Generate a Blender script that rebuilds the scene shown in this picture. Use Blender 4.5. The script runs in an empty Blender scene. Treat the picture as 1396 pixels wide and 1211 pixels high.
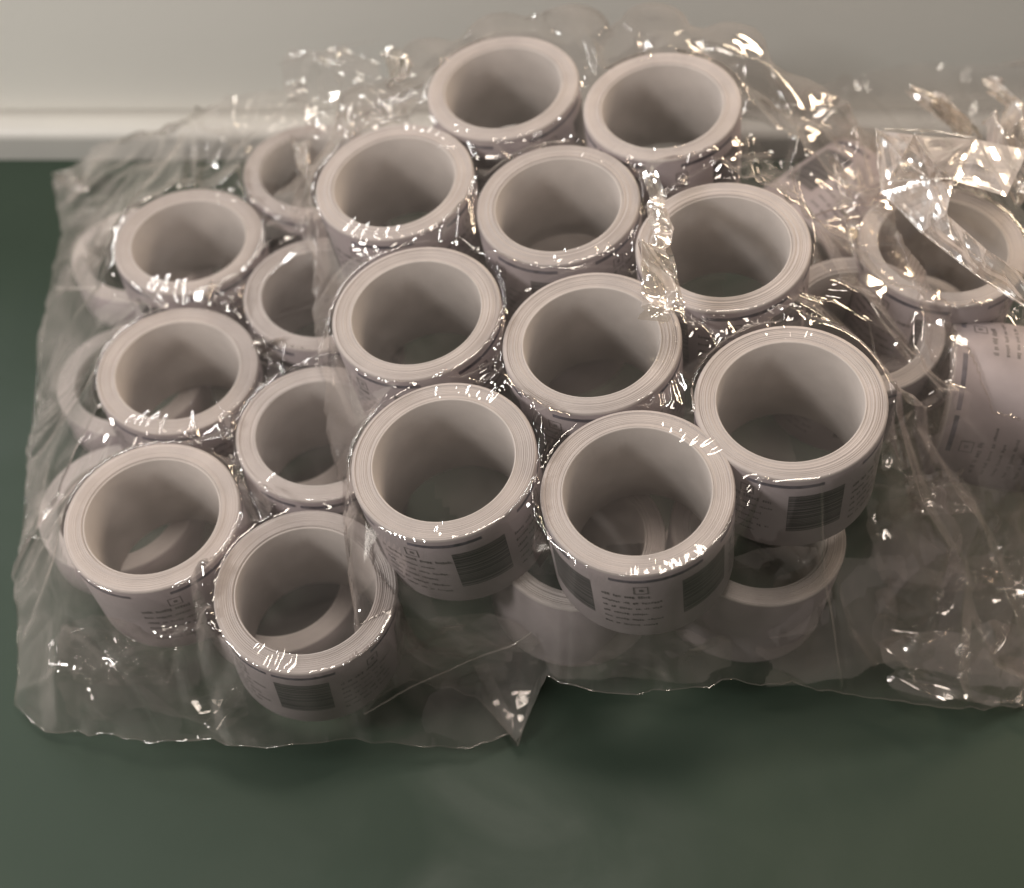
import bpy, math, random
import numpy as np
from mathutils import Vector, Matrix

scene = bpy.context.scene
col = scene.collection
rnd = random.Random(7)

# ------------------------------------------------------------------ camera
F_PX, PITCH = 1700.0, math.radians(54.0)          # focal length in pixels of a 1396 px wide picture
CAM = np.array([0.0, 0.0, 0.592])
cam_d = bpy.data.cameras.new("camera")
cam = bpy.data.objects.new("camera", cam_d)
col.objects.link(cam)
cam.location = CAM
cam.rotation_euler = (math.radians(90) - PITCH, 0, 0)
cam_d.sensor_width = 36.0
cam_d.lens = F_PX / 1396.0 * 36.0
cam_d.clip_start, cam_d.clip_end = 0.01, 50
cam_d.dof.use_dof = True
cam_d.dof.focus_distance = 0.525
cam_d.dof.aperture_fstop = 5.2
scene.camera = cam

# ------------------------------------------------------------------ light
world = bpy.data.worlds.new("World")
scene.world = world
world.use_nodes = True
bg = world.node_tree.nodes["Background"]
bg.inputs[0].default_value = (0.90, 0.80, 0.73, 1)
bg.inputs[1].default_value = 0.25


def lamp(name, loc, target, size, power, colour):
    d = bpy.data.lights.new(name, 'AREA')
    d.shape, d.size, d.energy, d.color = 'DISK', size, power, colour
    o = bpy.data.objects.new(name, d)
    col.objects.link(o)
    o.location = loc
    o.rotation_euler = (Vector(target) - Vector(loc)).to_track_quat('-Z', 'Y').to_euler()
    return o


def glint_strip(name, a, b, target, width, power, colour):
    """strip lamp from a to b"""
    d = bpy.data.lights.new(name, 'AREA')
    d.shape, d.size, d.energy, d.color = 'RECTANGLE', width, power, colour
    a, b = Vector(a), Vector(b)
    d.size_y = (b - a).length
    mid = (a + b) / 2
    y = (b - a).normalized()
    z = (mid - Vector(target))
    z = (z - y * z.dot(y)).normalized()
    x = y.cross(z)
    o = bpy.data.objects.new(name, d)
    col.objects.link(o)
    o.matrix_world = Matrix.Translation(mid) @ Matrix((x, y, z)).transposed().to_4x4()
    return o


lamp("ceiling_lamp", (0.02, 0.54, 1.45), (0.0, 0.42, 0.1), 0.42, 10.0, (1.0, 0.90, 0.80))
glint_strip("right_glint_lamp", (1.02, 1.05, 1.02), (0.46, 1.65, 0.80), (0.05, 0.42, 0.14), 0.07, 15.0, (1.0, 0.80, 0.58))  # added unseen strip light, placed for streak glints on the film
glint_strip("left_glint_lamp", (-1.14, 1.10, 1.12), (-0.58, 1.65, 0.80), (-0.05, 0.42, 0.14), 0.07, 10.0, (0.97, 0.97, 0.97))  # its added counterpart on the left, also for film glints
lamp("wall_fill_lamp", (-1.15, -0.05, 1.05), (-0.10, 0.60, 0.1), 0.30, 17.0, (1.0, 0.97, 0.93))  # fill light added at the left to brighten wall and green surface

scene.view_settings.view_transform = 'Standard'
scene.view_settings.look = 'None'
scene.view_settings.exposure = 0.0
scene.view_settings.gamma = 1.0
scene.render.engine = 'CYCLES'
scene.cycles.transparent_max_bounces = 16
scene.cycles.max_bounces = 6
scene.cycles.caustics_reflective = False
scene.cycles.caustics_refractive = False

# ------------------------------------------------------------------ helpers
_fw = np.array([0, math.cos(PITCH), -math.sin(PITCH)])
_up = np.array([0, math.sin(PITCH), math.cos(PITCH)])


def at(px, py, z, slope=(0.0, 0.0)):
    """point of the place seen at a photo pixel, on the plane Z = z + slope . XY"""
    d = _fw + np.array([1.0, 0, 0]) * (px - 698) / F_PX - _up * (py - 605.5) / F_PX
    t = (z - CAM[2]) / (d[2] - slope[0] * d[0] - slope[1] * d[1])
    return CAM + d * t


def mat(name):
    m = bpy.data.materials.new(name)
    m.use_nodes = True
    nt = m.node_tree
    return m, nt, nt.nodes["Principled BSDF"]


def node(nt, kind, **kw):
    n = nt.nodes.new(kind)
    for k, v in kw.items():
        if k in n.inputs:
            n.inputs[k].default_value = v
        else:
            setattr(n, k, v)
    return n


def ramp(nt, fac, stops):
    r = nt.nodes.new("ShaderNodeValToRGB")
    e = r.color_ramp.elements
    e[0].position, e[0].color = stops[0]
    e[1].position, e[1].color = stops[-1]
    for p, c in stops[1:-1]:
        x = e.new(p)
        x.color = c
    nt.links.new(fac, r.inputs[0])
    return r.outputs[0]


def link_mesh(name, verts, faces, material, parent=None, smooth=True):
    me = bpy.data.meshes.new(name)
    me.from_pydata([tuple(map(float, v)) for v in verts], [], [tuple(map(int, f)) for f in faces])
    me.materials.append(material)
    if smooth:
        me.polygons.foreach_set("use_smooth", [True] * len(me.polygons))
    o = bpy.data.objects.new(name, me)
    col.objects.link(o)
    o.parent = parent
    return o


def thing(name, label, cat, loc=(0, 0, 0), group=None):
    o = bpy.data.objects.new(name, None)
    col.objects.link(o)
    o.empty_display_size = 0.02
    o.location = loc
    o["label"], o["category"] = label, cat
    if group:
        o["group"] = group
    return o


# ------------------------------------------------------------------ materials
def mat_paper(name, base, rings):
    m, nt, p = mat(name)
    tc = node(nt, "ShaderNodeTexCoord")
    n1 = node(nt, "ShaderNodeTexNoise", Scale=60.0, Detail=6.0)
    nt.links.new(tc.outputs["Object"], n1.inputs["Vector"])
    lo = tuple(c * 0.90 for c in base) + (1,)
    hi = tuple(min(1, c * 1.06) for c in base) + (1,)
    c = ramp(nt, n1.outputs[0], [(0.3, lo), (0.7, hi)])
    if rings:                                     # edges of the wound paper layers
        sx = node(nt, "ShaderNodeSeparateXYZ")
        nt.links.new(tc.outputs["Object"], sx.inputs[0])
        cx = node(nt, "ShaderNodeCombineXYZ")
        nt.links.new(sx.outputs[0], cx.inputs[0])
        nt.links.new(sx.outputs[1], cx.inputs[1])
        ln = node(nt, "ShaderNodeVectorMath", operation='LENGTH')
        nt.links.new(cx.outputs[0], ln.inputs[0])
        n2 = node(nt, "ShaderNodeTexNoise", Scale=1.0, Detail=4.0, Roughness=0.7)
        n2.noise_dimensions = '1D'
        mu = node(nt, "ShaderNodeMath", operation='MULTIPLY')
        mu.inputs[1].default_value = 1100.0
        nt.links.new(ln.outputs["Value"], mu.inputs[0])
        nt.links.new(mu.outputs[0], n2.inputs["W"])
        mx = node(nt, "ShaderNodeMixRGB", blend_type='MULTIPLY')
        mx.inputs[0].default_value = 1.0
        nt.links.new(c, mx.inputs[1])
        nt.links.new(ramp(nt, n2.outputs[0], [(0.30, (0.92, 0.915, 0.91, 1)), (0.62, (1, 1, 1, 1))]), mx.inputs[2])
        c = mx.outputs[0]
        b = node(nt, "ShaderNodeBump", Strength=0.12, Distance=0.0003)
        nt.links.new(n2.outputs[0], b.inputs["Height"])
        nt.links.new(b.outputs[0], p.inputs["Normal"])
    oi = node(nt, "ShaderNodeObjectInfo")           # no two rolls of quite the same paper
    mr = node(nt, "ShaderNodeMapRange")
    mr.inputs[3].default_value, mr.inputs[4].default_value = 0.90, 1.06
    nt.links.new(oi.outputs["Random"], mr.inputs[0])
    hs = node(nt, "ShaderNodeHueSaturation")
    nt.links.new(mr.outputs[0], hs.inputs["Value"])
    nt.links.new(c, hs.inputs["Color"])
    nt.links.new(hs.outputs[0], p.inputs["Base Color"])
    if not rings:
        nf = node(nt, "ShaderNodeTexNoise", Scale=420.0, Detail=4.0)
        nt.links.new(tc.outputs["Object"], nf.inputs["Vector"])
        bf = node(nt, "ShaderNodeBump", Strength=0.3, Distance=0.0002)
        nt.links.new(nf.outputs[0], bf.inputs["Height"])
        nt.links.new(bf.outputs[0], p.inputs["Normal"])
    p.inputs["Roughness"].default_value = 0.62
    return m


M_PAPER = mat_paper("wound_label_paper", (0.46, 0.42, 0.40), True)
M_CORE = mat_paper("grey_card_core", (0.50, 0.465, 0.44), False)
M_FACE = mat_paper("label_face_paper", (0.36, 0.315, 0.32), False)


def mat_print(name, base):
    m, nt, p = mat(name)
    tc = node(nt, "ShaderNodeTexCoord")
    n = node(nt, "ShaderNodeTexNoise", Scale=220.0, Detail=3.0)
    nt.links.new(tc.outputs["Object"], n.inputs["Vector"])
    nt.links.new(ramp(nt, n.outputs[0], [(0.35, tuple(c * 0.7 for c in base) + (1,)),
                                         (0.75, tuple(c * 1.6 for c in base) + (1,))]), p.inputs["Base Color"])
    p.inputs["Roughness"].default_value = 0.5
    return m


M_INK = mat_print("black_print", (0.06, 0.055, 0.057))
_nt = M_INK.node_tree                               # bars of the printed code
_tc = _nt.nodes.new("ShaderNodeTexCoord")
_sx = _nt.nodes.new("ShaderNodeSeparateXYZ")
_nt.links.new(_tc.outputs["Object"], _sx.inputs[0])
_mu = node(_nt, "ShaderNodeMath", operation='MULTIPLY')
_mu.inputs[1].default_value = 900.0
_nt.links.new(_sx.outputs[2], _mu.inputs[0])
_n1 = node(_nt, "ShaderNodeTexNoise", Scale=1.0, Detail=0.0)
_n1.noise_dimensions = '1D'
_nt.links.new(_mu.outputs[0], _n1.inputs["W"])
_nt.links.new(ramp(_nt, _n1.outputs[0], [(0.50, (0.045, 0.042, 0.044, 1)), (0.60, (0.16, 0.145, 0.145, 1))]), _nt.nodes["Principled BSDF"].inputs["Base Color"])
M_TEXT = mat_print("grey_print", (0.14, 0.125, 0.125))
M_STRIPE = mat_print("slate_print_and_shade", (0.10, 0.095, 0.12))  # edge print, with the shade under the rim put into it


def mat_film(name, tint, haze, rough, refl):
    m = bpy.data.materials.new(name)
    m.use_nodes = True
    nt = m.node_tree
    nt.nodes.clear()
    out = nt.nodes.new("ShaderNodeOutputMaterial")
    lw = node(nt, "ShaderNodeLayerWeight", Blend=0.5)
    pw = node(nt, "ShaderNodeMath", operation='POWER')
    pw.inputs[1].default_value = 3.2
    nt.links.new(lw.outputs["Facing"], pw.inputs[0])
    ma = node(nt, "ShaderNodeMath", operation='MULTIPLY_ADD')
    ma.use_clamp = True
    ma.inputs[1].default_value = 0.80
    ma.inputs[2].default_value = refl
    nt.links.new(pw.outputs[0], ma.inputs[0])
    tr = node(nt, "ShaderNodeBsdfTransparent")
    tr.inputs[0].default_value = (*tint, 1)
    gl = node(nt, "ShaderNodeBsdfGlossy", Roughness=rough)
    gl.inputs[0].default_value = (1, 0.98, 0.95, 1)
    tc = node(nt, "ShaderNodeTexCoord")
    n = node(nt, "ShaderNodeTexNoise", Scale=24.0, Detail=2.0)
    nt.links.new(tc.outputs["Object"], n.inputs["Vector"])
    b = node(nt, "ShaderNodeBump", Strength=0.18, Distance=0.0012)
    nt.links.new(n.outputs[0], b.inputs["Height"])
    nt.links.new(b.outputs[0], gl.inputs["Normal"])
    df = node(nt, "ShaderNodeBsdfDiffuse")
    df.inputs[0].default_value = (0.84, 0.745, 0.70, 1)
    ts = node(nt, "ShaderNodeBsdfTranslucent")
    ts.inputs[0].default_value = (0.84, 0.745, 0.70, 1)
    m0 = node(nt, "ShaderNodeMixShader")
    m0.inputs[0].default_value = 0.5
    nt.links.new(df.outputs[0], m0.inputs[1])
    nt.links.new(ts.outputs[0], m0.inputs[2])
    # the cloudy streaks of used film: scuffs of a fixed shape in the plastic itself
    n3 = node(nt, "ShaderNodeTexNoise", Scale=22.0, Detail=5.0, Distortion=1.2)
    nt.links.new(tc.outputs["Object"], n3.inputs["Vector"])
    hz = node(nt, "ShaderNodeMapRange")
    hz.inputs[1].default_value, hz.inputs[2].default_value = 0.35, 0.75
    hz.inputs[3].default_value, hz.inputs[4].default_value = haze * 0.45, haze * 1.7
    nt.links.new(n3.outputs[0], hz.inputs[0])
    # a slanting look goes through more of the cloudy plastic
    sq = node(nt, "ShaderNodeMath", operation='POWER')
    sq.inputs[1].default_value = 2.0
    nt.links.new(lw.outputs["Facing"], sq.inputs[0])
    lg = node(nt, "ShaderNodeMath", operation='MULTIPLY_ADD')
    lg.inputs[1].default_value, lg.inputs[2].default_value = 7.0, 0.70
    nt.links.new(sq.outputs[0], lg.inputs[0])
    hm = node(nt, "ShaderNodeMath", operation='MULTIPLY')
    hm.use_clamp = True
    nt.links.new(hz.outputs[0], hm.inputs[0])
    nt.links.new(lg.outputs[0], hm.inputs[1])
    at_ = node(nt, "ShaderNodeAttribute")           # unstretched, doubled-up film is cloudier than film drawn tight
    at_.attribute_name = "cloud"
    ca = node(nt, "ShaderNodeMath", operation='MULTIPLY_ADD')
    ca.inputs[1].default_value, ca.inputs[2].default_value = 0.7, 1.0
    nt.links.new(at_.outputs["Fac"], ca.inputs[0])
    hc = node(nt, "ShaderNodeMath", operation='MULTIPLY')
    hc.use_clamp = True
    nt.links.new(hm.outputs[0], hc.inputs[0])
    nt.links.new(ca.outputs[0], hc.inputs[1])
    m1 = node(nt, "ShaderNodeMixShader")
    nt.links.new(hc.outputs[0], m1.inputs[0])
    nt.links.new(tr.outputs[0], m1.inputs[1])
    nt.links.new(m0.outputs[0], m1.inputs[2])
    m2 = node(nt, "ShaderNodeMixShader")
    nt.links.new(ma.outputs[0], m2.inputs[0])
    nt.links.new(m1.outputs[0], m2.inputs[1])
    nt.links.new(gl.outputs[0], m2.inputs[2])
    nt.links.new(m2.outputs[0], out.inputs[0])
    return m


M_FILM = mat_film("clear_film", (0.97, 0.955, 0.95), 0.036, 0.06, 0.065)
M_HAZY = mat_film("scuffed_film", (0.965, 0.95, 0.945), 0.055, 0.07, 0.065)
M_FOLD = mat_film("folded_film", (0.93, 0.91, 0.88), 0.10, 0.08, 0.20)
M_GATHER = mat_film("gathered_film", (0.90, 0.88, 0.83), 0.16, 0.10, 0.34)

M_VEIL = mat_film("cloudy_layered_film", (0.94, 0.92, 0.91), 0.13, 0.10, 0.10)
M_CRUMPLE = mat_film("crumpled_film_painted_sheen", (0.84, 0.79, 0.68), 0.48, 0.14, 0.36)  # warm lamp reflection on the crumples put into tint and haze

# ------------------------------------------------------------------ setting
m_green, nt, p = mat("green_painted_surface")
tc = node(nt, "ShaderNodeTexCoord")
n = node(nt, "ShaderNodeTexNoise", Scale=3.0, Detail=5.0)
nt.links.new(tc.outputs["Object"], n.inputs["Vector"])
nt.links.new(ramp(nt, n.outputs[0], [(0.3, (0.023, 0.038, 0.026, 1)), (0.7, (0.033, 0.050, 0.035, 1))]), p.inputs["Base Color"])
n2 = node(nt, "ShaderNodeTexNoise", Scale=260.0, Detail=3.0)
nt.links.new(tc.outputs["Object"], n2.inputs["Vector"])
b = node(nt, "ShaderNodeBump", Strength=0.10, Distance=0.0004)
nt.links.new(n2.outputs[0], b.inputs["Height"])
nt.links.new(b.outputs[0], p.inputs["Normal"])
n4 = node(nt, "ShaderNodeTexNoise", Scale=14.0, Detail=6.0, Distortion=0.6)
nt.links.new(tc.outputs["Object"], n4.inputs["Vector"])
mr4 = node(nt, "ShaderNodeMapRange")
mr4.inputs[1].default_value, mr4.inputs[2].default_value = 0.35, 0.65
mr4.inputs[3].default_value, mr4.inputs[4].default_value = 0.44, 0.60
nt.links.new(n4.outputs[0], mr4.inputs[0])
nt.links.new(mr4.outputs[0], p.inputs["Roughness"])
p.inputs["Specular IOR Level"].default_value = 0.22

m_wall, nt, p = mat("cream_wall_paint")
tc = node(nt, "ShaderNodeTexCoord")
n = node(nt, "ShaderNodeTexNoise", Scale=5.0, Detail=5.0)
nt.links.new(tc.outputs["Object"], n.inputs["Vector"])
nt.links.new(ramp(nt, n.outputs[0], [(0.3, (0.75, 0.73, 0.68, 1)), (0.7, (0.79, 0.77, 0.715, 1))]), p.inputs["Base Color"])
n2 = node(nt, "ShaderNodeTexNoise", Scale=180.0, Detail=4.0)
nt.links.new(tc.outputs["Object"], n2.inputs["Vector"])
b = node(nt, "ShaderNodeBump", Strength=0.15, Distance=0.0006)
nt.links.new(n2.outputs[0], b.inputs["Height"])
nt.links.new(b.outputs[0], p.inputs["Normal"])
p.inputs["Roughness"].default_value = 0.6

m_skirt, nt, p = mat("white_skirting_paint")
tc = node(nt, "ShaderNodeTexCoord")
n = node(nt, "ShaderNodeTexNoise", Scale=9.0, Detail=4.0)
nt.links.new(tc.outputs["Object"], n.inputs["Vector"])
nt.links.new(ramp(nt, n.outputs[0], [(0.3, (0.48, 0.465, 0.44, 1)), (0.7, (0.54, 0.525, 0.49, 1))]), p.inputs["Base Color"])
p.inputs["Roughness"].default_value = 0.4

FLOOR = 0.030                                       # level of the green surface
YW = float(at(100, 218, FLOOR)[1])
g = link_mesh("green_surface", [(-1.6, -1.2, FLOOR), (1.6, -1.2, FLOOR), (1.6, YW + 0.004, FLOOR), (-1.6, YW + 0.004, FLOOR)], [(0, 1, 2, 3)], m_green, smooth=False)
g["kind"] = "structure"
w = link_mesh("wall", [(-1.6, YW + 0.022, -0.05), (1.6, YW + 0.022, -0.05), (1.6, YW + 0.022, 0.24), (-1.6, YW + 0.022, 0.24),
                       (-1.6, YW + 0.03, -0.05), (1.6, YW + 0.03, -0.05), (1.6, YW + 0.03, 0.24), (-1.6, YW + 0.03, 0.24)],
              [(0, 1, 2, 3), (5, 4, 7, 6), (3, 2, 6, 7), (1, 5, 6, 2), (4, 0, 3, 7)], m_wall, smooth=False)
w["kind"] = "structure"
prof = [(0.0, -0.02), (0.0, 0.016)]
for k in range(1, 9):
    a = k / 8 * math.pi / 2
    prof.append((0.010 - 0.010 * math.cos(a), 0.016 + 0.008 * math.sin(a)))
prof += [(0.0215, 0.0245), (0.0215, -0.02)]
vs = [(x, YW + y, FLOOR + z) for x in (-1.6, 1.6) for y, z in prof]
np_ = len(prof)
s = link_mesh("skirting_board", vs, [(k, k + 1, np_ + k + 1, np_ + k) for k in range(np_ - 1)], m_skirt)
s["kind"] = "structure"

# ------------------------------------------------------------------ label rolls
R, RI, H = 0.0402, 0.0306, 0.055


def winding_mesh(seed):
    r = random.Random(seed)
    prof = [(R - 0.0002, 0.0), (R, 0.0006), (R, H - 0.0010), (R - 0.0005, H - 0.0002)]
    n = 26
    off = 0.0
    bands = sorted(r.sample(range(3, n - 2), 3))
    for k in range(n):
        if k in bands:
            off = r.uniform(-0.0005, 0.0002)
        z = H + off + r.uniform(-0.00018, 0.00018)
        r0 = R - 0.0006 - (R - RI - 0.0018) * k / n
        r1 = R - 0.0006 - (R - RI - 0.0018) * (k + 0.82) / n
        prof += [(r0, z), (r1, z - 0.00003)]
    prof += [(RI + 0.0011, H - 0.0004), (RI + 0.0011, 0.0), (R - 0.0002, 0.0)]
    return lathe(prof, 72)


def lathe(prof, seg):
    vs, fs = [], []
    for k in range(seg):
        a = 2 * math.pi * k / seg
        for q, z in prof:
            vs.append((q * math.cos(a), q * math.sin(a), z))
    n = len(prof)
    for k in range(seg):
        for i in range(n - 1):
            j = (k + 1) % seg
            fs.append((k * n + i, j * n + i, j * n + i + 1, k * n + i + 1))
    return vs, fs


def curved(a0, a1, z0, z1, rad, vs, fs, steps=None):
    steps = steps or max(1, int((a1 - a0) / 0.09) + 1)
    b = len(vs)
    for k in range(steps + 1):
        a = a0 + (a1 - a0) * k / steps
        vs += [(rad * math.cos(a), rad * math.sin(a), z0), (rad * math.cos(a), rad * math.sin(a), z1)]
    for k in range(steps):
        fs.append((b + 2 * k, b + 2 * k + 2, b + 2 * k + 3, b + 2 * k + 1))


def mesh_of(name, vs, fs, m, smooth=True):
    me = bpy.data.meshes.new(name)
    me.from_pydata(vs, [], fs)
    me.materials.append(m)
    if smooth:
        me.polygons.foreach_set("use_smooth", [True] * len(me.polygons))
    return me


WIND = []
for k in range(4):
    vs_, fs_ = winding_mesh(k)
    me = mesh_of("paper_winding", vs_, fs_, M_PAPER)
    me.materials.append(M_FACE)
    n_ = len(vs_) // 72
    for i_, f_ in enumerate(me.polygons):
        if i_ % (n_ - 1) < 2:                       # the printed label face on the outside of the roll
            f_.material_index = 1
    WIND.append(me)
CORE = mesh_of("core_tube", *lathe([(RI + 0.0010, 0.0), (RI + 0.0010, H - 0.0006), (RI + 0.0006, H - 0.0002), (RI, H - 0.0008), (RI, 0.0003), (RI + 0.0010, 0.0)], 72), M_CORE)
PR = R + 0.00012


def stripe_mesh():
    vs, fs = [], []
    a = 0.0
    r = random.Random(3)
    while a < 6.2:                                  # printed band broken between labels, widened to paint in shade under the rim
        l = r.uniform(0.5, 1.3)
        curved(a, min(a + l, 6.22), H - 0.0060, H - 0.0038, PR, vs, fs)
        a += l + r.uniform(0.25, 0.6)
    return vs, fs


def block_mesh():
    vs, fs = [], []
    curved(0.0, 0.60, 0.014, H - 0.012, PR, vs, fs)
    return vs, fs


def text_mesh(seed):
    vs, fs = [], []
    r = random.Random(seed)
    for k in range(4):
        a0 = k * 1.571 + 0.72
        # small square symbol box with a mark in it
        s = 0.0062 / PR
        z1, z0 = H - 0.0095, H - 0.0157
        curved(a0 + 0.34, a0 + 0.34 + s, z1 - 0.0005, z1, PR, vs, fs)
        curved(a0 + 0.34, a0 + 0.34 + s, z0, z0 + 0.0005, PR, vs, fs)
        curved(a0 + 0.34, a0 + 0.34 + 0.012, z0 + 0.0005, z1 - 0.0005, PR, vs, fs)
        curved(a0 + 0.34 + s - 0.012, a0 + 0.34 + s, z0 + 0.0005, z1 - 0.0005, PR, vs, fs)
        curved(a0 + 0.34 + 0.06, a0 + 0.34 + 0.10, z0 + 0.0022, z0 + 0.0042, PR, vs, fs)
        for row in range(6):
            z = H - 0.0195 - row * 0.0051
            h = 0.0021 if row == 0 else 0.0015
            a = a0
            end = a0 + r.uniform(0.45, 0.68)
            while a < end:
                for q in range(r.randint(2, 7)):    # worn, unreadable characters
                    wd = r.uniform(0.010, 0.026)
                    lo = r.choice((0, 0, 0, -0.0004))
                    hi = h * r.choice((1, 1, 0.72, 0.72, 0.8))
                    curved(a, a + wd, z + lo, z + hi, PR, vs, fs, 1)
                    a += wd + 0.008
                a += 0.035
    return vs, fs


STRIPE = mesh_of("print_shade_stripe", *stripe_mesh(), M_STRIPE)
BLOCK = mesh_of("printed_block", *block_mesh(), M_INK)
TEXT = [mesh_of("printed_text", *text_mesh(k), M_TEXT) for k in range(3)]
ROLLS = []                                          # (rotation matrix, base point) of every roll, for the film


def roll(label, top, normal, spin, group, v=0, printed=True, height=1.0, blocks=True):
    n = Vector(normal).normalized()
    q = n.to_track_quat('Z', 'Y').to_matrix() @ Matrix.Rotation(spin, 3, 'Z')
    base = Vector(top) - n * H * height
    t = thing("label_roll", label, "label roll", base, group)
    t.rotation_euler = q.to_euler()
    wob = random.Random(label).uniform(0.985, 1.004)
    t.scale = (wob, wob, height)
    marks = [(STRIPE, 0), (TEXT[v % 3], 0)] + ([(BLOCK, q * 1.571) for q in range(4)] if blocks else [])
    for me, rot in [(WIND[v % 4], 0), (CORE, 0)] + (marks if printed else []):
        o = bpy.data.objects.new(me.name.split(".")[0], me)
        col.objects.link(o)
        o.parent = t
        o.rotation_euler = (0, 0, rot)
        if me is STRIPE or me in TEXT:              # characters and dashes too small to pick apart
            o["kind"] = "stuff"
    ROLLS.append((np.array(top, float), np.array(n, float)))
    return t


UP_S = (0.135, 0.045)                               # the upper pack lies a little tilted on the lower ones
UP_N = (-UP_S[0], -UP_S[1], 1.0)
UP_Z = 0.1515
upper = [
    (537, 246, "white label roll at the left end of the upper pack's second row"),
    (567, 424, "white roll with bright interior directly behind the upper pack's front left roll"),
    (604, 625, "white label roll at the upper pack's front left corner, black block on side"),
    (685, 118, "white label roll at the very back of the upper pack, against the cream wall"),
    (760, 277, "white label roll in the upper pack with a small white glint on its left rim"),
    (806, 464, "white label roll mid upper pack, left of the crumpled ribbon's lower end"),
    (868, 667, "front label roll of the upper pack with text lines and dark block"),
    (902, 143, "white label roll at the back right of the upper pack, glints round its rim"),
    (985, 334, "white label roll on the upper pack's right side behind the crumpled film ribbon"),
    (1077, 545, "white label roll at the upper pack's front right, glints along back rim"),
]
SPIN = [4.3, 4.1, 4.45, 3.9, 4.0, 4.35, 3.22, 5.0, 3.3, 4.27]
for k, (px, py, lab) in enumerate(upper):
    roll(lab, at(px, py, UP_Z, UP_S), UP_N, SPIN[k], "label rolls of the upper pack", k)
N_UP = len(ROLLS)
lower = [
    (257, 327, "white label roll at the back of the left pack's outer column"),
    (242, 503, "white label roll in the middle of the left pack's outer column"),
    (207, 702, "white label roll at the front of the left pack's outer column"),
    (428, 232, "half hidden label roll farthest back beside the upper pack's left edge"),
    (437, 398, "half hidden label roll second from the back along the upper pack's left edge"),
    (436, 588, "half hidden label roll beside the upper pack's front left roll"),
    (417, 803, "label roll at the front of the left pack, black square on its shaded side"),
]
tilt = [(-0.02, 0, 1), (0.0, -0.03, 1), (-0.03, -0.02, 1), (0.02, 0, 1), (0, 0, 1), (0.01, -0.02, 1), (0.02, -0.05, 1)]
lspin = [4.0, 4.4, 4.9, 4.0, 4.2, 4.1, 4.03]
for k, (px, py, lab) in enumerate(lower):
    roll(lab, at(px, py, 0.111), tilt[k], lspin[k], "label rolls of the left pack", k + 1, blocks=(k != 2))
N_LOW = len(ROLLS)
for k, (px, py, lab) in enumerate([
        (190, 345, "label roll in the bottom layer peeking out left of the left pack's back roll"),
        (178, 515, "label roll in the bottom layer peeking out left of the left pack's middle roll"),
        (160, 690, "label roll in the bottom layer peeking out left of the left pack's front roll")]):
    roll(lab, at(px, py, 0.0552), (0, 0, 1), 4.0 + k, "label rolls of the bottom layer", k, printed=False, height=0.4545)
# carriers under the two packs: they show between and below the upper rolls
for k, (x, y, z, lab) in enumerate([
        (-0.122, 0.483, 0.0552, "shaded label roll in the bottom layer under the left pack's rear gap"),
        (-0.118, 0.395, 0.0552, "shaded label roll in the bottom layer under the left pack's middle gap"),
        (-0.115, 0.307, 0.0552, "shaded label roll in the bottom layer under the left pack's front gap"),
        (0.112, 0.302, 0.1105, "roll under the upper pack's front right corner, only its front rim showing"),
        (0.030, 0.300, 0.1105, "label roll in deep shade under the upper pack's front text roll"),
        (0.026, 0.462, 0.1105, "shaded label roll under the middle of the upper pack's back half"),
        (0.113, 0.316, 0.0552, "label roll on the green surface below the upper pack's front right corner"),
        (0.030, 0.316, 0.0552, "label roll on the green surface below the upper pack's front text roll")]):
    roll(lab, (x, y, z), (0, 0, 1), 3.7 + k * 0.4, "label rolls stacked under the packs", k, printed=False, height=0.4545 if z < 0.09 else 1.0)
right = [
    ((1285, 333, 0.160), (-0.05, -0.02, 1), "upright label roll in the right bag under the yellowish crumpled film"),
    ((1172, 440, 0.145), (-0.05, -0.10, 1), "label roll in the right bag, half hidden behind the upper pack's right side"),
]
for k, (pt, nn, lab) in enumerate(right):
    roll(lab, at(*pt), nn, 3.9 + k, "label rolls in the right bag", k + 2)
roll("label roll lying on its side at the right edge, text facing up",
     at(1270, 540, 0.110), (-1.0, 0.20, 0.0), 0.75, "label rolls in the right bag", 1, blocks=False)
roll("label roll lying on its side behind the upper pack's right edge, black stripe facing up",
     at(1190, 272, 0.105), (0.80, 0.50, 0.25), 0.9, "label rolls in the right bag", 2)
roll("shaded label roll on the green surface under the right bag's upright roll",
     (0.215, 0.45, 0.086), (0, 0, 1), 1.0, "label rolls in the right bag", 0)


# ------------------------------------------------------------------ film
def creases(X, Y, rng, n, size, width, height):
    """straight sharp folds of limited length scattered over the sheet"""
    Z = np.zeros_like(X)
    x0, x1, y0, y1 = X.min(), X.max(), Y.min(), Y.max()
    for _ in range(n):
        cx, cy = rng.uniform(x0, x1), rng.uniform(y0, y1)
        a = rng.uniform(0, math.pi)
        L = size * rng.uniform(0.4, 1.6)
        wd = width * rng.uniform(0.5, 1.6)
        hh = height * rng.normal(0, 1)
        sel = (np.abs(X - cx) < 2 * L) & (np.abs(Y - cy) < 2 * L)
        u = (X[sel] - cx) * math.cos(a) + (Y[sel] - cy) * math.sin(a)
        v = -(X[sel] - cx) * math.sin(a) + (Y[sel] - cy) * math.cos(a)
        v = v + 0.12 * L * np.sin(u / L * 2.0 + a * 7)
        Z[sel] += hh * np.clip(1 - np.abs(v) / wd, 0, 1) * np.exp(-(u / L) ** 2 * 1.5)
    return Z


def inside(px, py, poly):
    r = np.zeros(px.shape, bool)
    j = len(poly) - 1
    for i in range(len(poly)):
        xi, yi, xj, yj = poly[i][0], poly[i][1], poly[j][0], poly[j][1]
        c = ((yi > py) != (yj > py)) & (px < (xj - xi) * (py - yi) / (yj - yi + 1e-12) + xi)
        r ^= c
        j = i
    return r


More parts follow.
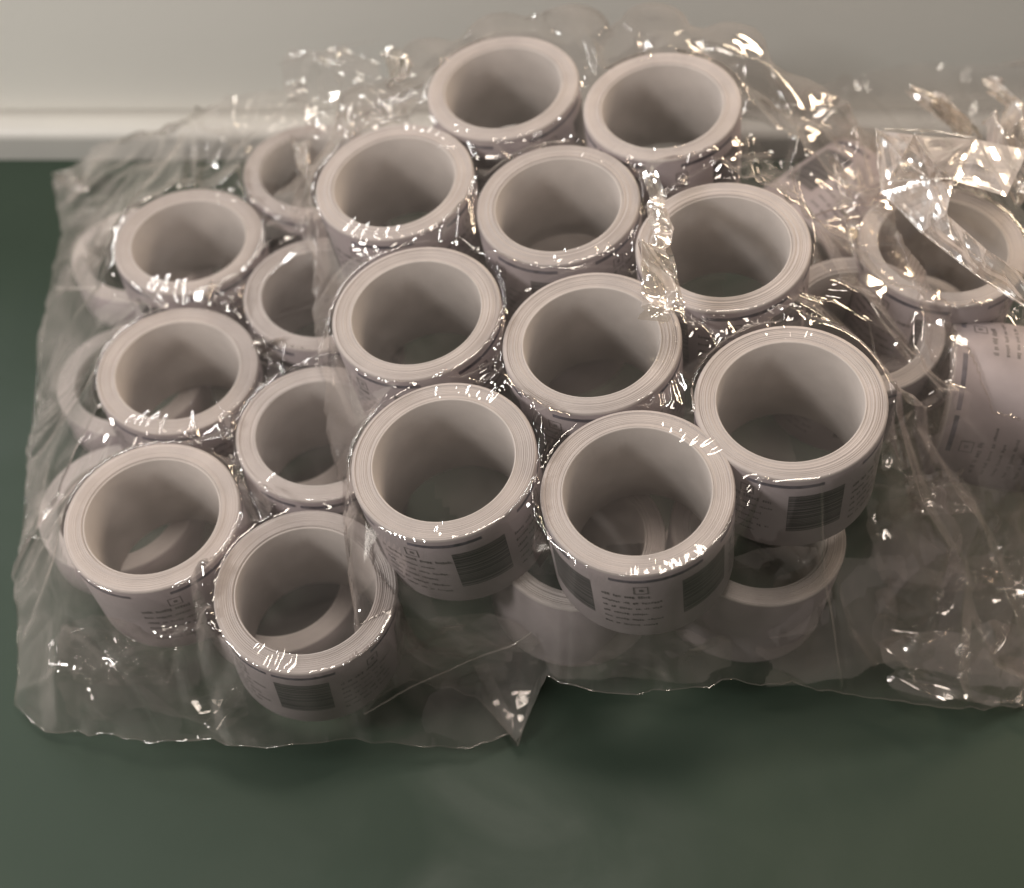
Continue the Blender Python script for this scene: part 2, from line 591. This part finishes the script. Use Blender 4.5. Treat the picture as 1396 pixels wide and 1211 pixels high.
def dense(poly, step):
    out = []
    for i in range(len(poly)):
        a, b = np.array(poly[i]), np.array(poly[(i + 1) % len(poly)])
        n = max(1, int(np.linalg.norm(b - a) / step))
        out += [a + (b - a) * k / n for k in range(n)]
    return np.array(out)


def hem(parent, pts, seed, rad=0.00028, m=None):
    """heat-sealed edge of the bag, or a thin highlight line along a crease"""
    r = random.Random(seed)
    P_ = dense([tuple(p) for p in pts], 0.003)[:-max(1, int(np.linalg.norm(np.array(pts[-1]) - np.array(pts[0])) / 0.003))]
    vs, fs = [], []
    for k, q in enumerate(P_):
        d = P_[min(k + 1, len(P_) - 1)] - P_[max(k - 1, 0)]
        d = d / (np.linalg.norm(d) + 1e-9)
        sd = np.cross(d, (0, 0, 1.0))
        q = q + np.array([r.gauss(0, .00012), r.gauss(0, .00012), abs(r.gauss(0, .0002)) + .0006])
        for a in range(5):
            t = a * 2 * math.pi / 5
            vs.append(q + rad * (math.cos(t) * sd + math.sin(t) * np.cross(sd, d)))
    for k in range(len(P_) - 1):
        for a in range(5):
            b2 = (a + 1) % 5
            fs.append((k * 5 + a, k * 5 + b2, k * 5 + 5 + b2, k * 5 + 5 + a))
    return link_mesh("bag_hem", vs, fs, m or M_FILM, parent)


def film_sheet(parent, outline, rolls, res, seed, crs, rim=None, lift=0.0008, m=None, puffs=(), top=(0.11, 0, 0), floor=FLOOR + 0.003):
    rng = np.random.default_rng(seed)
    wv = dense(outline, 0.006)
    ph0 = rng.uniform(0, 6.28, 3)
    kk = np.arange(len(wv))
    wav = 0.0012 * np.sin(kk * 0.55 + ph0[0]) + 0.0012 * np.sin(kk * 0.23 + ph0[1]) + 0.0010 * rng.normal(size=len(wv))
    ctr = wv[:, :2].mean(0)
    out = (wv[:, :2] - ctr) / np.linalg.norm(wv[:, :2] - ctr, axis=1)[:, None]
    wv[:, :2] += out * wav[:, None]
    wv[:, 2] += np.abs(rng.normal(0, 0.0012, len(wv))) + 0.0015 * (1 + np.sin(kk * 0.4 + ph0[2]))
    outline = [tuple(q) for q in wv]
    O = dense(outline, 0.0015)
    x0, y0 = O[:, 0].min() - res, O[:, 1].min() - res
    x1, y1 = O[:, 0].max() + res, O[:, 1].max() + res
    h = None
    for mul, its in ((8, 300), (4, 160), (2, 100), (1, 70)):
        r = res * mul
        nx, ny = int((x1 - x0) / r) + 2, int((y1 - y0) / r) + 2
        X, Y = np.meshgrid(x0 + np.arange(nx) * r, y0 + np.arange(ny) * r)
        ins = inside(X, Y, outline)
        if h is None:
            near = np.zeros_like(X)
            for i in range(ny):
                d = (X[i][:, None] - O[:, 0]) ** 2 + (Y[i][:, None] - O[:, 1]) ** 2
                near[i] = O[d.argmin(1), 2]
            h = near.copy()
        else:
            gx = np.clip((X[0] - ox) / pr, 0, ph.shape[1] - 1.001)
            gy = np.clip((Y[:, 0] - oy) / pr, 0, ph.shape[0] - 1.001)
            ix, iy = gx.astype(int), gy.astype(int)
            fx, fy = (gx - ix)[None, :], (gy - iy)[:, None]

            def up(a):
                return (a[np.ix_(iy, ix)] * (1 - fx) * (1 - fy) + a[np.ix_(iy, ix + 1)] * fx * (1 - fy)
                        + a[np.ix_(iy + 1, ix)] * (1 - fx) * fy + a[np.ix_(iy + 1, ix + 1)] * fx * fy)
            h, near = up(ph), up(pn)
        obs = np.full_like(X, floor)
        for t, n in rolls:
            if n[2] > 0.7:                          # upright roll: its flat top
                rr = np.hypot(X - t[0], Y - t[1])
                zt = t[2] - (n[0] * (X - t[0]) + n[1] * (Y - t[1])) / n[2] + lift
                obs = np.where(rr < R + 0.0012, np.maximum(obs, zt), obs)
            else:                                   # roll lying on its side: its round back
                c = t - n * H * 0.5
                ax = n[:2] / np.linalg.norm(n[:2])
                u = (X - c[0]) * ax[0] + (Y - c[1]) * ax[1]
                v = -(X - c[0]) * ax[1] + (Y - c[1]) * ax[0]
                ok = (np.abs(u) < H * 0.5 + 0.002) & (np.abs(v) < R)
                zt = c[2] + np.sqrt(np.clip(R * R - v * v, 0, None)) + u * n[2] + lift
                obs = np.where(ok, np.maximum(obs, zt), obs)
        for bx, by, bz, br in puffs:                # trapped air holds the film up
            rr = np.hypot(X - bx, Y - by)
            obs = np.where(rr < br, np.maximum(obs, bz - rr * rr / br * 0.2), obs)
        for _ in range(its):
            a = h.copy()
            a[1:-1, 1:-1] = 0.25 * (h[:-2, 1:-1] + h[2:, 1:-1] + h[1:-1, :-2] + h[1:-1, 2:])
            a = np.maximum(a, obs)
            h = np.where(ins, a, near)
        ph, pn, pr, ox, oy = h, near, r, x0, y0
    # slack: folds grow with the distance from where the film bears on a roll
    slack = np.clip((h - obs) / 0.012, 0.0, 1.0)
    for n, size, width, height in crs:
        h = h + creases(X, Y, rng, n, size, width, height) * (0.02 + 0.98 * slack)
    # pleats running down the slopes, from the rolls to the edge of the bag
    ang = np.arctan2(Y - O[:, 1].mean(), X - O[:, 0].mean())
    ple = np.zeros_like(X)
    for q in range(46):
        a_ = rng.uniform(-math.pi, math.pi)
        d = np.angle(np.exp(1j * (ang - a_))) + 0.25 * rng.normal() * (h - 0.10)
        ple += rng.normal() * np.clip(1 - np.abs(d) / rng.uniform(0.012, 0.05), 0, 1)
    h = h + 0.0020 * ple * slack
    if rim:                                         # short radial puckers where the film is drawn over a rim
        for kr, (t, n) in enumerate(rolls[:len(rim)]):
            rr, th = np.hypot(X - t[0], Y - t[1]), np.arctan2(Y - t[1], X - t[0])
            A = np.zeros_like(X)
            for centre, spread, cnt in rim[kr]:
                centre = math.radians(centre)
                base = centre - spread
                for q in range(cnt):
                    p_ = base + 2 * spread * (q + rng.uniform(-.3, .3)) / cnt
                    d = np.angle(np.exp(1j * (th - p_)))
                    A += rng.uniform(0.55, 1.0) * np.exp(-(d * R / 0.00100) ** 2) * np.exp(-((rr - (R - 0.0045) + rng.uniform(-.0025, .0025)) / rng.uniform(0.0025, 0.0055)) ** 4)
            h = h + 0.00105 * A
    h = np.maximum(h, obs - 0.0004)
    keep = ins[:-1, :-1] & ins[1:, 1:] & ins[1:, :-1] & ins[:-1, 1:]
    idx = -np.ones(X.shape, int)
    used = np.zeros(X.shape, bool)
    used[:-1, :-1] |= keep; used[1:, 1:] |= keep; used[1:, :-1] |= keep; used[:-1, 1:] |= keep
    idx[used] = np.arange(used.sum())
    jx = creases(X, Y, rng, 60, 0.03, 0.02, 0.002) * slack
    cloud = np.clip((top[0] + top[1] * X + top[2] * Y - 0.012 - h) / 0.045, 0, 1)[used]
    V = np.stack([X + jx, Y + 0.6 * jx, h], -1)[used]
    full = np.zeros(X.shape, bool)
    full[1:-1, 1:-1] = keep[:-1, :-1] & keep[1:, 1:] & keep[1:, :-1] & keep[:-1, 1:]
    for b_ in np.nonzero((used & ~full)[used])[0]:  # draw the last row of the sheet onto the cut edge
        d = (O[:, 0] - V[b_, 0]) ** 2 + (O[:, 1] - V[b_, 1]) ** 2
        if d.min() < (3 * res) ** 2:
            V[b_] = O[d.argmin()]
    iy, ix = np.nonzero(keep)
    Fc = np.stack([idx[iy, ix], idx[iy, ix + 1], idx[iy + 1, ix + 1], idx[iy + 1, ix]], -1)
    me = bpy.data.meshes.new("film_sheet")
    me.vertices.add(len(V)); me.vertices.foreach_set("co", V.astype(np.float32).ravel())
    me.loops.add(Fc.size); me.loops.foreach_set("vertex_index", Fc.astype(np.int32).ravel())
    me.polygons.add(len(Fc)); me.polygons.foreach_set("loop_start", np.arange(0, Fc.size, 4, dtype=np.int32))
    me.polygons.foreach_set("use_smooth", np.ones(len(Fc), bool))
    me.update(); me.validate()
    ca = me.attributes.new("cloud", 'FLOAT', 'POINT')
    if len(me.vertices) == len(cloud):
        ca.data.foreach_set("value", cloud.astype(np.float32))
    me.materials.append(m or M_FILM)
    o = bpy.data.objects.new("film_sheet", me)
    col.objects.link(o)
    o.parent = parent
    run = []
    for q in list(outline) + [(0, 9, 9)]:           # welded hem along the front edge
        if q[1] < 0.32 and q[2] < 0.12 and q[0] < 0.26:
            run.append(np.array(q))
        elif len(run) > 8:
            hem(parent, run, seed)
            run = []
        else:
            run = []
    return o


def px(*pts):
    out = []
    for p in pts:
        if len(p) == 4:                             # a point given in metres
            out.append(tuple(p[:3]))
        else:
            out.append(tuple(at(p[0], p[1], max(p[2], FLOOR + 0.004))))
    return out


def fold(parent, corners, seed, amp, nc, m=None, size=0.012, nu=46, ragged=False):
    """a loose crumpled flap of film between four corner points"""
    rng = np.random.default_rng(seed)
    c = [np.array(q, float) for q in corners]
    u, v = np.meshgrid(np.linspace(0, 1, nu), np.linspace(0, 1, nu))
    Pn = (c[0][None, None] * ((1 - u) * (1 - v))[..., None] + c[1] * (u * (1 - v))[..., None]
          + c[2] * (u * v)[..., None] + c[3] * ((1 - u) * v)[..., None])
    lu = 0.5 * (np.linalg.norm(c[1] - c[0]) + np.linalg.norm(c[2] - c[3]))
    lv = 0.5 * (np.linalg.norm(c[3] - c[0]) + np.linalg.norm(c[2] - c[1]))
    nrm = np.cross(c[2] - c[0], c[3] - c[1]); nrm /= np.linalg.norm(nrm)
    X, Y = u * lu, v * lv
    Zc = creases(X, Y, rng, nc, size, size * 0.35, amp) + creases(X, Y, rng, nc // 3, size * 2, size, amp * 2)
    e = creases(X, Y, rng, nc // 2, size, size * 0.4, amp * 0.8)
    t1 = (c[1] - c[0]) / lu
    V = Pn + nrm * Zc[..., None] + t1 * e[..., None]
    V = V.reshape(-1, 3)
    i = np.arange(nu * nu).reshape(nu, nu)
    fs = np.stack([i[:-1, :-1], i[:-1, 1:], i[1:, 1:], i[1:, :-1]], -1).reshape(-1, 4)
    if ragged:                                      # torn, uneven outline
        cu, cv = 2 * u[:-1, :-1] - 1, 2 * v[:-1, :-1] - 1
        an = np.arctan2(cv, cu)
        ph_ = rng.uniform(0, 6.28, 4)
        lim = 0.94 + 0.10 * np.sin(2 * an + ph_[0]) + 0.08 * np.sin(5 * an + ph_[1]) + 0.05 * np.sin(9 * an + ph_[2])
        fs = fs[((cu ** 4 + cv ** 4) ** 0.25 < lim).ravel()]
    return link_mesh("film_fold", V, fs, m or M_FOLD, parent)


upper_rolls, low_rolls = ROLLS[:N_UP], ROLLS[N_UP:]

bag = thing("plastic_bag", "clear plastic bag drawn tight over the ten raised label rolls in the centre", "plastic bag", (0, 0, 0), "clear plastic bags of label rolls")
film_sheet(bag, px((-0.132, 0.515, 0.115, 0), (-0.108, 0.560, 0.105, 0), (-0.064, 0.606, 0.095, 0), (0.0, 0.626, 0.090, 0), (0.070, 0.620, 0.095, 0), (0.130, 0.612, 0.095, 0), (0.180, 0.582, 0.095, 0), (0.200, 0.520, 0.100, 0),
                   (1190, 380, 0.118), (1245, 500, 0.105), (1310, 650, 0.085), (1390, 740, 0.04),
                   (1420, 960, 0.004), (1290, 968, 0.050), (1150, 952, 0.075), (1000, 930, 0.095), (870, 948, 0.098), (745, 925, 0.092),
                   (706, 1015, 0.040), (650, 955, 0.012), (560, 930, 0.02), (505, 960, 0.02), (490, 860, 0.05), (465, 700, 0.10), (440, 500, 0.114), (415, 330, 0.116)),
           upper_rolls + low_rolls, 0.0010, 11,
           [(60, 0.030, 0.008, 0.0030), (50, 0.014, 0.0050, 0.0012), (60, 0.07, 0.012, 0.0055), (45, 0.06, 0.0032, 0.0022)], rim=[[(-100, .40, 7), (60, .5, 8)], [], [(80, .4, 6), (-85, .12, 3)], [(-120, .15, 3)], [(-80, .55, 13), (58, .4, 8)], [(40, .1, 1)],
                [(-75, .5, 13), (50, .4, 7)], [(-100, .5, 10), (90, .45, 11)], [(-80, .1, 1)], [(85, .38, 13)]], lift=0.0016,
           top=(UP_Z, UP_S[0], UP_S[1]), puffs=[(-0.080, 0.556, 0.150, .016), (-0.045, 0.580, 0.162, .018), (-0.005, 0.592, 0.170, .018), (0.035, 0.590, 0.177, .018), (0.078, 0.584, 0.182, .018), (0.118, 0.566, 0.182, .018), (0.148, 0.535, 0.172, .016), (0.160, 0.480, 0.160, .014), (0.165, 0.400, 0.150, .014)])
# ribbon of gathered film between the rolls
fold(bag, px((880, 232, 0.200), (893, 228, 0.200), (912, 330, 0.204), (886, 330, 0.201)), 5, 0.0016, 26, size=0.010, m=M_GATHER, nu=64, ragged=True)
fold(bag, px((884, 325, 0.203), (914, 325, 0.206), (938, 440, 0.196), (876, 436, 0.195)), 6, 0.0022, 30, size=0.011, m=M_GATHER, nu=64, ragged=True)
fold(bag, px((878, 236, 0.198), (896, 226, 0.202), (916, 334, 0.206), (884, 334, 0.200)), 17, 0.0024, 18, size=0.014, m=M_CRUMPLE, nu=64, ragged=True)
fold(bag, px((882, 330, 0.202), (918, 330, 0.208), (934, 446, 0.198), (872, 440, 0.196)), 18, 0.0030, 20, size=0.016, m=M_CRUMPLE, nu=64, ragged=True)
# crumpled neck at the back left
fold(bag, px((378, 90, 0.150), (520, 55, 0.165), (572, 190, 0.160), (415, 215, 0.135)), 8, 0.0022, 70, size=0.014, m=M_FILM, nu=64, ragged=True)
fold(bag, px((515, 62, 0.170), (548, 60, 0.172), (578, 118, 0.168), (530, 112, 0.168)), 9, 0.0022, 40, size=0.009, m=M_GATHER, nu=64, ragged=True)
# pointed fins at the front
fold(bag, px((498, 972, 0.022), (560, 925, 0.030), (732, 858, 0.060), (520, 880, 0.052)), 12, 0.0010, 10, size=0.02, m=M_FILM)
fold(bag, px((645, 905, 0.03), (735, 900, 0.036), (706, 1018, 0.006), (700, 1016, 0.006)), 13, 0.0010, 8, size=0.02, m=M_FILM)
# raised fold down the right side
fold(bag, px((1128, 205, 0.152), (1146, 212, 0.156), (1200, 440, 0.135), (1182, 440, 0.128)), 14, 0.0020, 24, size=0.016, m=M_GATHER, nu=64, ragged=True)
fold(bag, px((1190, 425, 0.134), (1202, 425, 0.138), (1312, 655, 0.105), (1290, 655, 0.096)), 15, 0.0018, 20, size=0.02, m=M_GATHER)
fold(bag, px((1230, 650, 0.09), (1330, 640, 0.10), (1330, 700, 0.09), (1240, 705, 0.08)), 16, 0.0030, 50, size=0.010, m=M_GATHER, nu=64, ragged=True)

bag = thing("plastic_bag", "clear plastic bag over the lower label rolls on the left, skirt spread on the green", "plastic bag", (0, 0, 0), "clear plastic bags of label rolls")
film_sheet(bag, px((72, 245, 0.03), (130, 205, 0.05), (230, 190, 0.07), (310, 140, 0.11), (420, 120, 0.11), (452, 240, 0.112), (470, 420, 0.112), (480, 600, 0.108), (520, 800, 0.09),
                   (560, 880, 0.066), (660, 900, 0.058), (706, 1010, 0.036), (620, 1020, 0.040), (560, 1018, 0.045), (400, 1020, 0.062), (240, 1012, 0.050), (60, 1005, 0.004), (22, 960, 0.004), (30, 760, 0.004),
                   (40, 640, 0.004), (58, 460, 0.004), (84, 320, 0.006)),
           low_rolls[:10], 0.0011, 21,
           [(60, 0.030, 0.008, 0.0032), (60, 0.014, 0.0050, 0.0013), (50, 0.07, 0.012, 0.0055), (40, 0.06, 0.0032, 0.0022)], rim=[[(-95, .3, 6), (65, .22, 4)], [(-100, .28, 8)], [], [], [], [(-120, .1, 1)], [(-105, .3, 6)]], lift=0.0012, m=M_HAZY)
fold(bag, px((70, 240, 0.030), (100, 222, 0.055), (118, 262, 0.045), (84, 262, 0.03)), 31, 0.0025, 24, size=0.010, m=M_GATHER, nu=64, ragged=True)
fold(bag, px((395, 175, 0.118), (425, 180, 0.118), (420, 255, 0.122), (402, 215, 0.120)), 32, 0.0022, 24, size=0.010, m=M_GATHER)
fold(bag, px((338, 470, 0.10), (360, 452, 0.115), (392, 458, 0.112), (352, 486, 0.10)), 33, 0.0022, 20, size=0.008, m=M_GATHER)
fold(bag, px((60, 850, 0.03), (260, 870, 0.06), (250, 935, 0.03), (60, 930, 0.02)), 34, 0.0018, 90, size=0.009, m=M_FILM, nu=64, ragged=True)

bag = thing("plastic_bag", "opened clear plastic bag heaped at the right edge with sheen-tinted crumpled neck", "plastic bag", (0, 0, 0), "clear plastic bags of label rolls")
right_rolls = ROLLS[-5:]
film_sheet(bag, px((1085, 130, 0.06), (1150, 108, 0.10), (1260, 95, 0.10), (1420, 90, 0.10), (1520, 110, 0.05), (1560, 400, 0.02), (1560, 800, 0.004), (1480, 985, 0.004), (1380, 965, 0.004),
                   (1270, 958, 0.004), (1200, 880, 0.01), (1215, 760, 0.05), (1225, 620, 0.08), (1190, 480, 0.10), (1150, 380, 0.10), (1105, 240, 0.08)),
           right_rolls, 0.0013, 41,
           [(110, 0.030, 0.008, 0.0042), (60, 0.016, 0.0055, 0.0016), (60, 0.07, 0.014, 0.0060), (50, 0.06, 0.0035, 0.0028)], rim=[[(-110, .2, 3)]], lift=0.0016, m=M_HAZY)
fold(bag, px((1233, 124, 0.150), (1290, 130, 0.155), (1345, 190, 0.150), (1305, 186, 0.145)), 53, 0.0028, 40, size=0.012, m=M_CRUMPLE, nu=64, ragged=True)
fold(bag, px((1340, 100, 0.150), (1360, 105, 0.152), (1410, 175, 0.155), (1385, 150, 0.150)), 54, 0.0025, 24, size=0.012, m=M_CRUMPLE, nu=64, ragged=True)
fold(bag, px((1360, 160, 0.160), (1430, 160, 0.170), (1430, 260, 0.180), (1340, 230, 0.170)), 55, 0.0040, 60, size=0.014, m=M_CRUMPLE, nu=64, ragged=True)
fold(bag, px((1265, 762, 0.05), (1430, 755, 0.06), (1430, 800, 0.05), (1330, 800, 0.045)), 56, 0.0016, 20, size=0.016)
fold(bag, px((1180, 600, 0.11), (1235, 560, 0.125), (1240, 640, 0.10), (1190, 640, 0.10)), 57, 0.0025, 26, size=0.014, m=M_GATHER, nu=64, ragged=True)

def facets(parent, pts, tris, seed, m):
    """stiffly crumpled film: large flat facets meeting in sharp creases"""
    rng = np.random.default_rng(seed)
    P_ = [np.array(q) for q in px(*pts)]
    vs, fs = [], []
    n = 10
    for t in tris:
        a, b_, c = (P_[k] for k in t)
        nr = np.cross(b_ - a, c - a)
        nr /= np.linalg.norm(nr)
        ph_ = rng.uniform(0, 6.28, 3)
        base, row = len(vs), []
        for i in range(n + 1):
            row.append(len(vs))
            for j in range(n + 1 - i):
                u, v = i / n, j / n
                w_ = 27 * u * v * (1 - u - v)
                vs.append(a + (b_ - a) * u + (c - a) * v + nr * w_ * 0.0012 * (math.sin(7 * u + ph_[0]) + math.sin(9 * v + ph_[1])))
        for i in range(n):
            for j in range(n - i):
                fs.append((row[i] + j, row[i + 1] + j, row[i] + j + 1))
                if j < n - i - 1:
                    fs.append((row[i + 1] + j, row[i + 1] + j + 1, row[i] + j + 1))
    key, new = {}, []
    for q, v_ in enumerate(vs):
        new.append(key.setdefault(tuple(np.round(v_, 6)), q))
    o = link_mesh("film_fold", vs, [tuple(new[q] for q in f_) for f_ in fs], m, parent, smooth=False)
    return o


# ------------------------------------------------------------------ sealed edges and undersides of the bags
bags = [o for o in col.objects if o.name.startswith("plastic_bag")]
hem(bags[0], px((378, 90, 0.152), (480, 62, 0.162), (520, 55, 0.166)), 4)
hem(bags[1], px((30, 760, 0.004), (40, 640, 0.004), (58, 460, 0.004), (84, 322, 0.006)), 6, 0.0006)


def underside(parent, corners, seed):
    """bottom film of a bag, under its rolls"""
    o = fold(parent, corners, seed, 0.0004, 40, m=M_HAZY, size=0.03, nu=60, ragged=True)
    o.name = "film_underside"
    return o


# added crease-highlight tubes down the right side and loose crumpled film along the front
for pts, sd in ((((1136, 225, 0.160), (1152, 290, 0.150), (1168, 380, 0.142), (1196, 430, 0.138), (1240, 490, 0.130), (1288, 548, 0.118), (1296, 600, 0.108), (1304, 655, 0.100)), 7),
                (((1182, 430, 0.130), (1200, 520, 0.112), (1260, 590, 0.100), (1275, 650, 0.095)), 8)):
    hem(bags[0], px(*pts), sd, 0.00045, M_GATHER).name = "crease_highlight"
for pts, sd, mm in ((((497, 975, 0.050), (560, 938, 0.058), (640, 902, 0.068), (700, 880, 0.076), (733, 858, 0.084)), 9, M_GATHER),
                    (((497, 975, 0.050), (500, 930, 0.062), (505, 890, 0.074)), 10, M_FILM),
                    (((706, 1018, 0.040), (722, 960, 0.052), (738, 915, 0.066)), 11, M_FILM)):
    hem(bags[0], px(*pts), sd, 0.0004, mm).name = "crease_highlight"  # tubes drawn in as streak highlights on the fin edges
facets(bags[2], [(1195, 178, .184), (1202, 262, .172), (1228, 218, .188), (1246, 184, .202), (1268, 245, .186), (1272, 222, .200), (1300, 246, .190), (1330, 190, .188),
                 (1372, 268, .196), (1256, 318, .178), (1290, 292, .192), (1330, 376, .184), (1345, 340, .198), (1405, 425, .184), (1412, 385, .196), (1402, 205, .186)],
       [(0, 1, 2), (0, 2, 3), (2, 1, 4), (2, 4, 3), (3, 4, 5), (3, 5, 7), (5, 4, 6), (5, 6, 7), (1, 9, 4), (4, 9, 10), (4, 10, 6), (9, 11, 10),
        (10, 11, 12), (11, 13, 12), (12, 13, 14), (6, 8, 7), (7, 8, 15)], 91, M_CRUMPLE)
facets(bags[2], [(1233, 124, .150), (1262, 128, .158), (1258, 146, .148), (1296, 150, .160), (1290, 170, .148), (1322, 186, .152)],
       [(0, 1, 2), (1, 3, 2), (2, 3, 4), (3, 5, 4)], 92, M_CRUMPLE)
facets(bags[2], [(1345, 104, .150), (1362, 112, .156), (1384, 150, .152), (1396, 142, .160), (1372, 175, .15), (1410, 178, .165)],
       [(0, 1, 2), (1, 3, 2), (2, 3, 5), (4, 2, 5)], 93, M_CRUMPLE)
for pts, sd in ((((1195, 178, 0.184), (1196, 225, 0.178), (1202, 262, 0.172), (1256, 318, 0.182), (1330, 376, 0.190), (1405, 425, 0.188)), 12),
                (((1195, 178, 0.184), (1228, 218, 0.190), (1268, 245, 0.190)), 13),
                (((1222, 240, 0.180), (1246, 184, 0.202), (1272, 222, 0.196), (1300, 246, 0.192)), 14),
                (((1202, 250, 0.176), (1262, 246, 0.190), (1322, 244, 0.194), (1372, 268, 0.194)), 15),
                (((1205, 178, 0.186), (1270, 180, 0.188), (1340, 192, 0.190)), 16),
                (((1290, 292, 0.190), (1296, 322, 0.190), (1345, 366, 0.192)), 17)):
    hem(bags[2], px(*pts), sd, 0.00028, M_CRUMPLE).name = "crease_highlight"  # tubes drawn in as highlights along the crumple's creases
fold(bags[0], px((1000, 800, 0.085), (1230, 740, 0.085), (1260, 900, 0.045), (1010, 930, 0.045)), 71, 0.0032, 14, size=0.040, m=M_VEIL, nu=90, ragged=True)
fold(bags[0], px((980, 740, 0.110), (1130, 745, 0.100), (1120, 860, 0.080), (985, 880, 0.080)), 72, 0.0030, 14, size=0.034, m=M_VEIL, nu=90, ragged=True)
fold(bags[0], px((735, 850, 0.085), (990, 850, 0.085), (1000, 930, 0.050), (745, 925, 0.050)), 73, 0.0016, 20, size=0.030, m=M_VEIL, nu=90, ragged=True)
fold(bags[0], px((1180, 660, 0.10), (1290, 655, 0.10), (1330, 800, 0.07), (1200, 800, 0.075)), 74, 0.0040, 14, size=0.040, m=M_VEIL, nu=90, ragged=True)
fold(bags[0], px((540, 820, 0.085), (735, 850, 0.080), (720, 905, 0.060), (520, 890, 0.060)), 75, 0.0026, 12, size=0.034, m=M_VEIL, nu=90, ragged=True)
fold(bags[1], px((90, 830, 0.085), (330, 870, 0.080), (350, 985, 0.036), (60, 985, 0.036)), 76, 0.0030, 30, size=0.026, m=M_HAZY, nu=90, ragged=True)
fold(bags[2], px((1200, 860, 0.050), (1420, 830, 0.070), (1430, 955, 0.036), (1210, 955, 0.036)), 77, 0.0042, 18, size=0.040, m=M_FOLD, nu=90, ragged=True)
fold(bags[2], px((1190, 640, 0.095), (1420, 640, 0.10), (1425, 800, 0.075), (1200, 800, 0.075)), 78, 0.0045, 22, size=0.036, m=M_VEIL, nu=90, ragged=True)
fold(bags[2], px((1185, 770, 0.080), (1425, 780, 0.080), (1425, 940, 0.045), (1190, 930, 0.045)), 79, 0.0045, 22, size=0.036, m=M_VEIL, nu=90, ragged=True)
fold(bags[2], px((1160, 480, 0.120), (1270, 470, 0.120), (1290, 660, 0.095), (1190, 660, 0.095)), 80, 0.0040, 16, size=0.036, m=M_VEIL, nu=90, ragged=True)

n_u = np.array(UP_N) / np.linalg.norm(UP_N)
lowp = lambda a, b: tuple(at(a, b, UP_Z, UP_S) - n_u * (H + 0.0022))
underside(bags[0], [lowp(480, 705), lowp(1140, 680), lowp(960, 60), lowp(470, 110)], 61)
underside(bags[1], [(-0.215, 0.275, 0.0535), (-0.055, 0.240, 0.0535), (-0.07, 0.57, 0.0535), (-0.215, 0.53, 0.0535)], 62)
